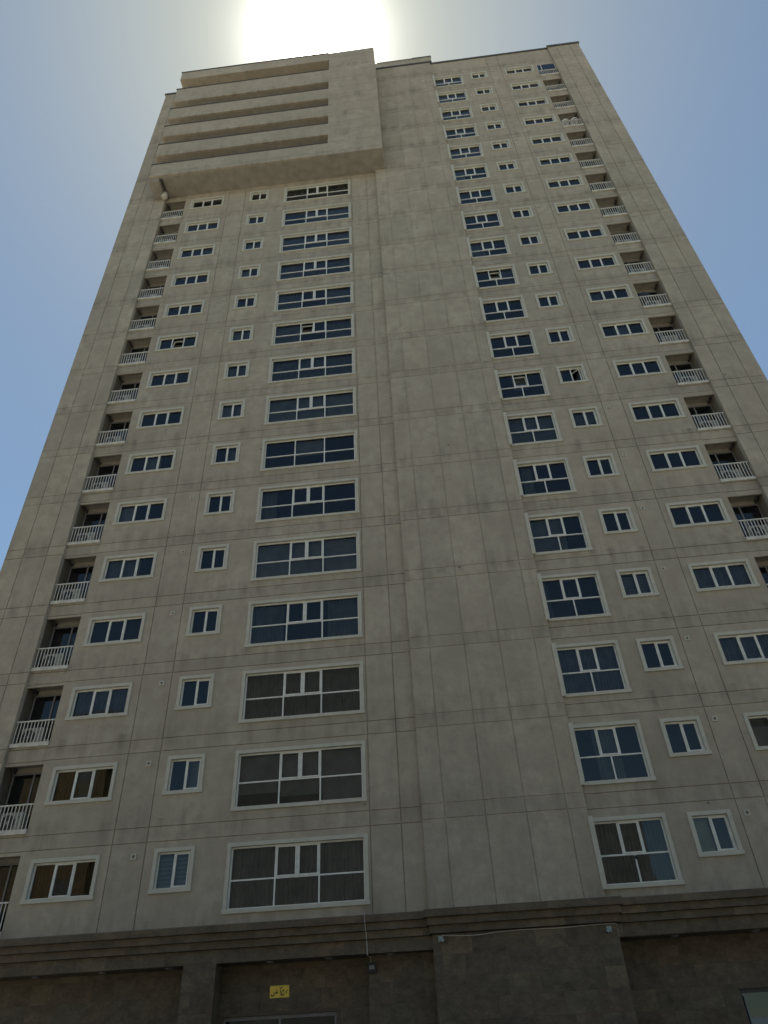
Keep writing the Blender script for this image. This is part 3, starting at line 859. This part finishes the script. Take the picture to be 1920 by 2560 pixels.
# mortar fillet and loose tar paper edges along the top of the cornice
q = MB(); q.box(XL0, BX0 - 0.16, -0.30, -0.001, 5.834, 5.862); q.box(BX0 - .159, 4.859, -0.44, BY - .001, 5.852, 5.878); q.box(4.861, XR1, -0.28, -0.001, 5.834, 5.862)
for x in (-0.27, 1.09, 2.45, 3.80): q.box(x - .011, x + .011, BY + 0.004, BY + 0.03, 5.88, 6.05 + 0.05 * math.sin(x * 7))
for x in (-1.775, -2.835): q.box(x - .011, x + .011, 0.004, 0.03, 5.865, 6.02)
q.build('mortar_fillet', M['paving'], bs)
# recessed lamps in the soffit
q = MB(); q.lathe(Matrix.Translation((0, 0, -0.03)), [(0.07, 0.0), (0.105, 0.0), (0.115, 0.014), (0.115, 0.04)], 18)
lmesh = q.mesh('downlight', [M['lens']])
for x in (-13.75, -11.55, -9.4, -6.15, -4.28, -2.35, 6.35, 8.75, 11.2):
    put('downlight', lmesh, bs, (x, 0.30, 4.826))
# entrance: dark glass in a metal frame
q = MB()
x0, x1, z1 = -7.68, -4.13, 3.49; y = RW + 0.16
q.box(x0 + .003, x1 - .003, y - .05, y + .04, z1 - 0.10, z1 - .003); q.box(x0 + .003, x0 + .07, y - .05, y + .04, 0.2, z1 - .10); q.box(x1 - .07, x1 - .003, y - .05, y + .04, 0.2, z1 - .10)
q.box(-5.93, -5.87, y - .05, y + .04, 0.2, z1 - .10); q.box(x0 + .07, x1 - .07, y - .04, y + .03, 2.40, 2.46)
eg = q.build('entrance_front', M['grey'], tower)
q = MB(); q.quad((x0 + .07, y, .2), (x1 - .07, y, .2), (x1 - .07, y, z1 - .1), (x0 + .07, y, z1 - .1)); q.build('glass', M['dglass'], eg)
q = MB()
q.box(7.923, 11.497, RW + .10, RW + .16, 3.33, 3.427); q.box(7.923, 7.985, RW + .10, RW + .16, .603, 3.33); q.box(11.43, 11.497, RW + .10, RW + .16, .603, 3.33)
sw = q.build('shop_window', M['pipe'], tower)
q = MB(); q.box(8.0, 8.03, RW + .055, RW + .098, .62, 3.26); q.box(8.03, 11.4, RW + .055, RW + .098, 2.05, 2.72); q.build('sign_panel', M['panelgrey'], sw)
q = MB(); q.quad((7.985, RW + .13, .603), (11.43, RW + .13, .603), (11.43, RW + .13, 3.33), (7.985, RW + .13, 3.33)); q.build('glass', M['dglass'], sw)
q = MB(); q.box(12.403, 16.197, RW + .10, RW + .16, 3.33, 3.427); q.box(12.403, 12.465, RW + .10, RW + .16, .603, 3.33)
sw = q.build('shop_window', M['pipe'], tower)
q = MB(); q.quad((12.465, RW + .13, .603), (16.19, RW + .13, .603), (16.19, RW + .13, 3.33), (12.465, RW + .13, 3.33)); q.build('glass', M['dglass'], sw)
q = MB(); q.box(-10.9, -8.83, RW - 0.32, RW - .002, 2.95, 3.27); q.build('shutter_housing', M['curb'], tower)

# ------------------------------------------------------------------ the block across the street, seen mirrored in the lowest left windows
def street_block(x0, x1, top, wall, label):
    blk = empty('apartment_block', ((x0 + x1) / 2, -62, 0))
    tag(blk, label, 'apartment building')
    hw = (x1 - x0) / 2
    hs = []
    nx, nz = int((x1 - x0) / 5), int((top - 6) / 3.2)
    for i in range(nx):
        c = -hw + (i + 0.5) * 2 * hw / nx
        hs += [(c - 1.2, c + 1.2, 4.4 + 3.2 * k, 6.1 + 3.2 * k) for k in range(nz)]
    qq, q = MB(), MB()
    wall_cells(qq, -hw, hw, 0, top, 0, hs, [], [3.4 + 3.2 * k for k in range(nz + 1)], depth=0.04)
    q.v = [(-x, -y, z) for x, y, z in qq.v]; q.f = qq.f; q.m = qq.m
    q.box(-hw, hw, -17, -0.26, 0, top, 0, 'k')
    q.build('wall', wall, blk)
    q = MB(); q.box(-hw - .2, hw + .2, -17.2, 0.2, top + .003, top + 0.5); q.build('roof', M['metal'], blk)
    q = MB()
    for a, b, c, d in hs: q.quad((-b, -0.03, c), (-a, -0.03, c), (-a, -0.03, d), (-b, -0.03, d))
    q.build('window_glazing', M['blockpane'], blk)
street_block(-96, -43, 42, M['ochre'], 'sunlit ochre apartment block mirrored in the lowest left windows of the tower')
street_block(36, 96, 34, M['dullgrey'], 'unseen grey apartment block mirrored in the lowest right windows of the tower')  # added out of view, keeps sky light off the lower right facade
street_block(-26, 0, 48, M['dullgrey'], 'dull grey apartment block mirrored in the lowest wide windows of the tower')
street_block(2, 21, 25, M['dullgrey'], 'low grey apartment block mirrored in the lowest five pane window of the tower')

# ------------------------------------------------------------------ things on and in the tower
ORD = ['first', 'second', 'third', 'fourth', 'fifth', 'sixth', 'seventh', 'eighth', 'ninth', 'tenth', 'eleventh', 'twelfth', 'thirteenth', 'fourteenth', 'fifteenth', 'sixteenth', 'seventeenth', 'eighteenth', 'nineteenth', 'twentieth']
def ac_unit():
    t = empty('air_conditioner')
    w, d, h = 0.43, 0.17, 0.36
    q = MB(); q.xbox(Matrix.Translation((0, 0, h + 0.05)), w, d, h, 0, 0.025)
    q.box(0.17, 0.175, -d - .002, -d, 0.06, 2 * h + .04, 1)
    q.box(0.21, 0.36, -d - .004, -d, 0.56, 0.62, 1)
    q.box(-0.35, -0.28, -d, d, 0.0, 0.06, 1); q.box(0.28, 0.35, -d, d, 0.0, 0.06, 1)
    q.build('housing', [M['acwhite'], M['grey']], t)
    q = MB()
    F = Matrix.Translation((-0.12, -d - 0.001, h + 0.05)) @ Matrix.Rotation(R(90), 4, 'X')
    q.lathe(F, [(0.28, 0.0), (0.28, 0.006), (0.265, 0.008)], 28, 0)
    q.lathe(F @ Matrix.Translation((0, 0, 0.009)), [(0.055, 0.0), (0.05, 0.01)], 16, 1)
    for k in range(12):
        aa = k * math.pi / 6
        q.tube([F @ Vector((0.05 * math.cos(aa), 0.05 * math.sin(aa), 0.012)), F @ Vector((0.27 * math.cos(aa), 0.27 * math.sin(aa), 0.012))], 0.0035, 4, 1)
    q.build('fan_grille', [M['black'], M['acwhite']], t)
    return t
proto = ac_unit()
first = True
for key, sgn in (('L', 1), ('R', 1)):
    for k, o in BAL[key]:
        if key == 'R' and (k > 12 or k in (8, 2)): continue
        c = proto if first else copy_tree(proto)
        first = False
        x = -16.02 if key == 'L' else 14.02
        z0 = (LOGL if key == 'L' else LOGR)[0]
        c.location = (x + 0.05 * math.sin(k * 2.1), 0.40 + 0.03 * math.sin(k * 1.3), z0 + H * k + 0.101)
        if key == 'L':
            lab = 'white air conditioner with black fan behind the left railing, %s balcony from the bottom' % ORD[k]
        else:
            lab = 'white air conditioner behind the right railing, %s balcony from the top' % ORD[19 - k]
        tag(c, lab, 'air conditioner', 'air conditioners standing on the balconies')
# louvred box on the right balcony without the round fan
t = empty('louvred_cabinet', (14.0, 0.42, LOGR[0] + H * 8 + 0.101))
q = MB(); q.xbox(Matrix.Translation((0, 0, 0.42)), 0.4, 0.2, 0.42, 0, 0.02); q.build('housing', M['acwhite'], t)
q = MB()
for i in range(9): q.box(-0.30, 0.24, -0.215, -0.2005, 0.14 + i * 0.07, 0.175 + i * 0.07)
q.build('louvre', M['grey'], t)
tag(t, 'pale cabinet with dark horizontal louvres behind the right railing, twelfth balcony from the top', 'cabinet')
# two white domed covers on stands behind the rail
def dome():
    t = empty('domed_cover')
    q = MB(); q.sm = True
    q.lathe(Matrix.Translation((0, 0, 1.03)), [(0.04, 0.05), (0.27, 0.02), (0.285, 0.0), (0.29, 0.05), (0.275, 0.15), (0.235, 0.235), (0.16, 0.30), (0.08, 0.33), (0.01, 0.338)], 26)
    q.build('cover', M['whitecloth'], t)
    q = MB(); q.tube([(0, 0, 0.02), (0, 0, 1.08)], 0.022); q.box(-.15, .15, -.15, .15, 0.0, 0.03); q.build('stand', M['pipe'], t)
    return t
d1 = dome(); d1.location = (13.68, 0.33, LOGR[0] + H * 16 + 0.36)
tag(d1, 'left one of two white domed covers above a right balcony railing near the roof', 'cover', 'domed covers on one balcony')
d2 = copy_tree(d1); d2.location = (14.38, 0.33, LOGR[0] + H * 16 + 0.40)
tag(d2, 'right one of two white domed covers above a right balcony railing near the roof', 'cover', 'domed covers on one balcony')
# black dish on the right balcony, eleventh storey
t = empty('satellite_dish', (13.66, 0.10, LOGR[0] + H * 9 + 0.101))
q = MB(); q.sm = True
q.lathe(Matrix.Translation((0, 0.02, 1.08)) @ Matrix.Rotation(R(-68), 4, 'X'), [(0.02, 0.0), (0.2, 0.02), (0.35, 0.08), (0.38, 0.11), (0.38, 0.124), (0.3, 0.07), (0.16, 0.03), (0.02, 0.015)], 28)
q.build('reflector', M['black'], t)
q = MB(); q.tube([(0, 0.12, 0.0), (0, 0.12, 1.02), (0, 0.05, 1.08)], 0.022); q.build('mast', M['grey'], t)
tag(t, 'dark round dish showing above the right balcony railing, eleventh balcony from the top', 'satellite dish')
# dark jacket-like bundle over the left rail is left to the plants: a small pot plant on the third left balcony
t = empty('potted_plant', (-15.42, 0.30, LOGL[0] + H * 2 + 0.101))
q = MB(); q.lathe(Matrix.Identity(4), [(0.09, 0), (0.13, 0.24), (0.12, 0.24), (0.115, 0.21)], 14); q.build('pot', M['acwhite'], t)
q = MB(); rr = random.Random(3)
leafm = plain('plant_leaf', (0.035, 0.065, 0.02), 0.6, 0, 0.3, 20)
for i in range(70):
    p = Vector((rr.gauss(0, .09), rr.gauss(0, .09), 0.3 + rr.random() * 0.65))
    dv = Vector((rr.uniform(-1, 1), rr.uniform(-1, 1), rr.uniform(-.3, .8))).normalized() * 0.11
    sd = dv.cross(Vector((rr.random(), rr.random(), 1))).normalized() * 0.03
    q.quad(p, p + dv * .5 + sd, p + dv, p + dv * .5 - sd)
q.tube([(0, 0, .2), (0.01, 0, .9)], 0.008, 5)
q.build('foliage', leafm, t)
tag(t, 'leafy plant in a white pot behind the left railing, third balcony from the bottom', 'plant')

# yellow name plate with its lettering
t = empty('building_sign', (-5.92, RW - 0.004, 4.075))
q = MB(); q.xbox(Matrix.Identity(4), 0.305, 0.018, 0.16, 0, 0.012); q.build('plate', M['yellow'], t)
def stroke(mb, pts, y=-0.0215):
    """pen stroke: list of (x, z, half width), laid flat on the plate"""
    fine = []
    for i in range(len(pts) - 1):
        for s in range(6):
            u = s / 6.0
            p0 = pts[max(i - 1, 0)]; p1 = pts[i]; p2 = pts[i + 1]; p3 = pts[min(i + 2, len(pts) - 1)]
            fine.append(tuple(0.5 * ((2 * b) + (-a + c) * u + (2 * a - 5 * b + 4 * c - d) * u * u + (-a + 3 * b - 3 * c + d) * u ** 3) for a, b, c, d in zip(p0, p1, p2, p3)))
    fine.append(pts[-1])
    fine = [(a, b, c * 1.25) for a, b, c in fine]
    L, Rr = [], []
    for i, (x, z, w) in enumerate(fine):
        xa, za, _ = fine[max(i - 1, 0)]; xb, zb, _ = fine[min(i + 1, len(fine) - 1)]
        dx, dz = xb - xa, zb - za; l = math.hypot(dx, dz) or 1
        nx, nz = -dz / l, dx / l
        L.append((x + nx * w, y, z + nz * w)); Rr.append((x - nx * w, y, z - nz * w))
    for i in range(len(fine) - 1):
        mb.quad(L[i], Rr[i], Rr[i + 1], L[i + 1])
        for e in (L, Rr):
            mb.quad(e[i], e[i + 1], (e[i + 1][0], -0.017, e[i + 1][2]), (e[i][0], -0.017, e[i][2]))
def S(px, py, w):      # traced on the plate: px 270..1290, py 200..840
    return ((px - 780) / 1020 * 0.61, -(py - 520 + (px - 780) * 0.055) / 640 * 0.32, w / 1020 * 0.61)
ink = MB(); stroke(ink, [S(1215, 425, 8), S(1180, 465, 17), S(1130, 505, 14), S(1085, 575, 12)]); ink.build('letter', M['ink'], t)
ink = MB(); stroke(ink, [S(1188, 578, 6), S(1166, 578, 26), S(1144, 578, 6)]); ink.build('letter_dot', M['ink'], t)
ink = MB(); stroke(ink, [S(1075, 570, 8), S(1040, 520, 6), S(1000, 445, 20), S(955, 462, 16), S(985, 500, 7), S(910, 530, 11), S(872, 590, 17), S(868, 655, 23), S(915, 705, 25), S(985, 690, 19), S(1070, 625, 7)]); ink.build('letter', M['ink'], t)
ink = MB(); stroke(ink, [S(996, 600, 6), S(974, 600, 26), S(952, 600, 6)]); ink.build('letter_dot', M['ink'], t)
ink = MB(); stroke(ink, [S(850, 410, 16), S(838, 470, 18), S(825, 540, 16), S(800, 615, 9)]); ink.build('letter', M['ink'], t)
ink = MB(); stroke(ink, [S(960, 275, 5), S(905, 315, 18), S(850, 330, 24), S(785, 350, 8)]); ink.build('letter', M['ink'], t)
ink = MB(); stroke(ink, [S(728, 508, 8), S(690, 545, 14), S(668, 575, 18), S(640, 600, 30), S(612, 590, 16), S(618, 520, 12), S(628, 440, 11), S(634, 380, 7)]); ink.build('letter', M['ink'], t)
ink = MB(); stroke(ink, [S(572, 530, 9), S(560, 600, 17), S(520, 680, 16), S(455, 735, 22), S(390, 745, 24), S(355, 700, 20), S(352, 645, 9)]); ink.build('letter', M['ink'], t)
ink = MB(); stroke(ink, [S(492, 585, 6), S(468, 585, 27), S(444, 585, 6)]); ink.build('letter_dot', M['ink'], t)
tag(t, 'small yellow name plate with dark Persian lettering above the entrance glass', 'sign')

# flood lamp with its conduit
t = empty('flood_lamp', (-2.95, 0.415, 4.50))
q = MB(); q.xbox(Matrix.Translation((0, -0.07, 0)) @ Matrix.Rotation(R(-8), 4, 'X'), 0.135, 0.04, 0.135, 0, 0.012); q.box(-.03, .03, -0.04, 0.004, -.03, .03); q.build('housing', M['black'], t)
q = MB(); q.xbox(Matrix.Translation((0.0, -0.112, 0.008)) @ Matrix.Rotation(R(-8), 4, 'X'), 0.078, 0.004, 0.055); q.build('lens', M['lens'], t)
tag(t, 'small square black flood lamp on the stone wall below the cornice', 'lamp')
q = MB()
q.tube([(-3.06, -0.02, 5.95), (-3.06, -0.405, 5.87), (-3.055, -0.41, 5.62), (-3.05, -0.302, 5.60)], 0.013, 6)
q.tube([(-3.05, -0.302, 5.42), (-3.045, -0.192, 5.40), (-3.04, -0.192, 5.21)], 0.013, 6)
q.tube([(-3.04, -0.192, 5.21), (-3.04, -0.078, 5.19), (-3.035, -0.078, 4.80), (-3.03, 0.0, 4.78)], 0.013, 6)
q.tube([(-3.03, -0.0, 4.78), (-2.985, 0.40, 4.79), (-2.98, 0.395, 4.66)], 0.010, 6)
q.tube([(-3.05, -0.302, 5.60), (-3.05, -0.302, 5.42)], 0.011, 6)
tag(q.build('conduit', M['cable']), 'thin pale conduit running down over the cornice to the flood lamp', 'conduit')
# two bullet cameras and the cable slung between them
def bullet(flip):
    t = empty('security_camera')
    q = MB(); q.xbox(Matrix.Identity(4), 0.075, 0.03, 0.075, 0, 0.01); q.build('junction_box', M['green'], t)
    q = MB()
    dv = Vector((flip * 0.55, -0.62, -0.45)).normalized()
    p = Vector((0, -0.03, 0)); q.tube([p, p + Vector((0, -0.05, -0.01))], 0.022, 10)
    q.tube([p + Vector((0, -0.05, -0.01)), p + Vector((0, -0.05, -0.01)) + dv * 0.21], 0.042, 14)
    q.build('barrel', M['green'], t)
    e = p + Vector((0, -0.05, -0.01)) + dv * 0.211
    q = MB(); q.tube([e, e + dv * 0.006], 0.034, 14); q.build('lens', M['black'], t)
    return t
c1 = bullet(1); c1.location = (-0.745, -0.232, 5.075)
tag(c1, 'pale green bullet camera at the left end of the slung cable', 'camera', 'cameras under the cornice')
c2 = bullet(-1); c2.location = (4.34, -0.232, 5.04)
tag(c2, 'pale green bullet camera at the right end of the slung cable', 'camera', 'cameras under the cornice')
q = MB()
pts = []
for i in range(33):
    u = i / 32
    x = -0.70 + (4.57 + 0.70) * u
    pts.append((x, -0.222, 5.165 - 0.02 * math.sin(u * math.pi * 2.2) ** 2 - 0.035 * math.sin(min(u / 0.32, 1) * math.pi) + 0.02 * u))
q.tube(pts, 0.011, 6)
q.tube([(4.575, -0.222, 5.165), (4.615, -0.19, 5.13), (4.618, -0.10, 5.08), (4.618, -0.085, 4.86)], 0.013, 6)
tag(q.build('cable', M['cable']), 'pale cable slung between the two cameras across the stone wall', 'cable')
# small black camera fixed to the lowest five pane window
t = empty('security_camera', (5.72, 0.13, 7.03))
q = MB(); q.sm = True
q.lathe(Matrix.Translation((0, -0.06, 0)) @ Matrix.Rotation(R(90), 4, 'X'), [(0.02, -0.03), (0.05, -0.02), (0.06, 0.01), (0.05, 0.04), (0.02, 0.055)], 16); q.build('body', M['black'], t)
q = MB(); q.tube([(-0.06, -0.02, -0.16), (-0.055, -0.03, -0.05), (-0.01, -0.05, -0.02)], 0.016, 8); q.build('bracket', M['black'], t)
tag(t, 'small round black camera on the middle bar of a window right above the cornice', 'camera')
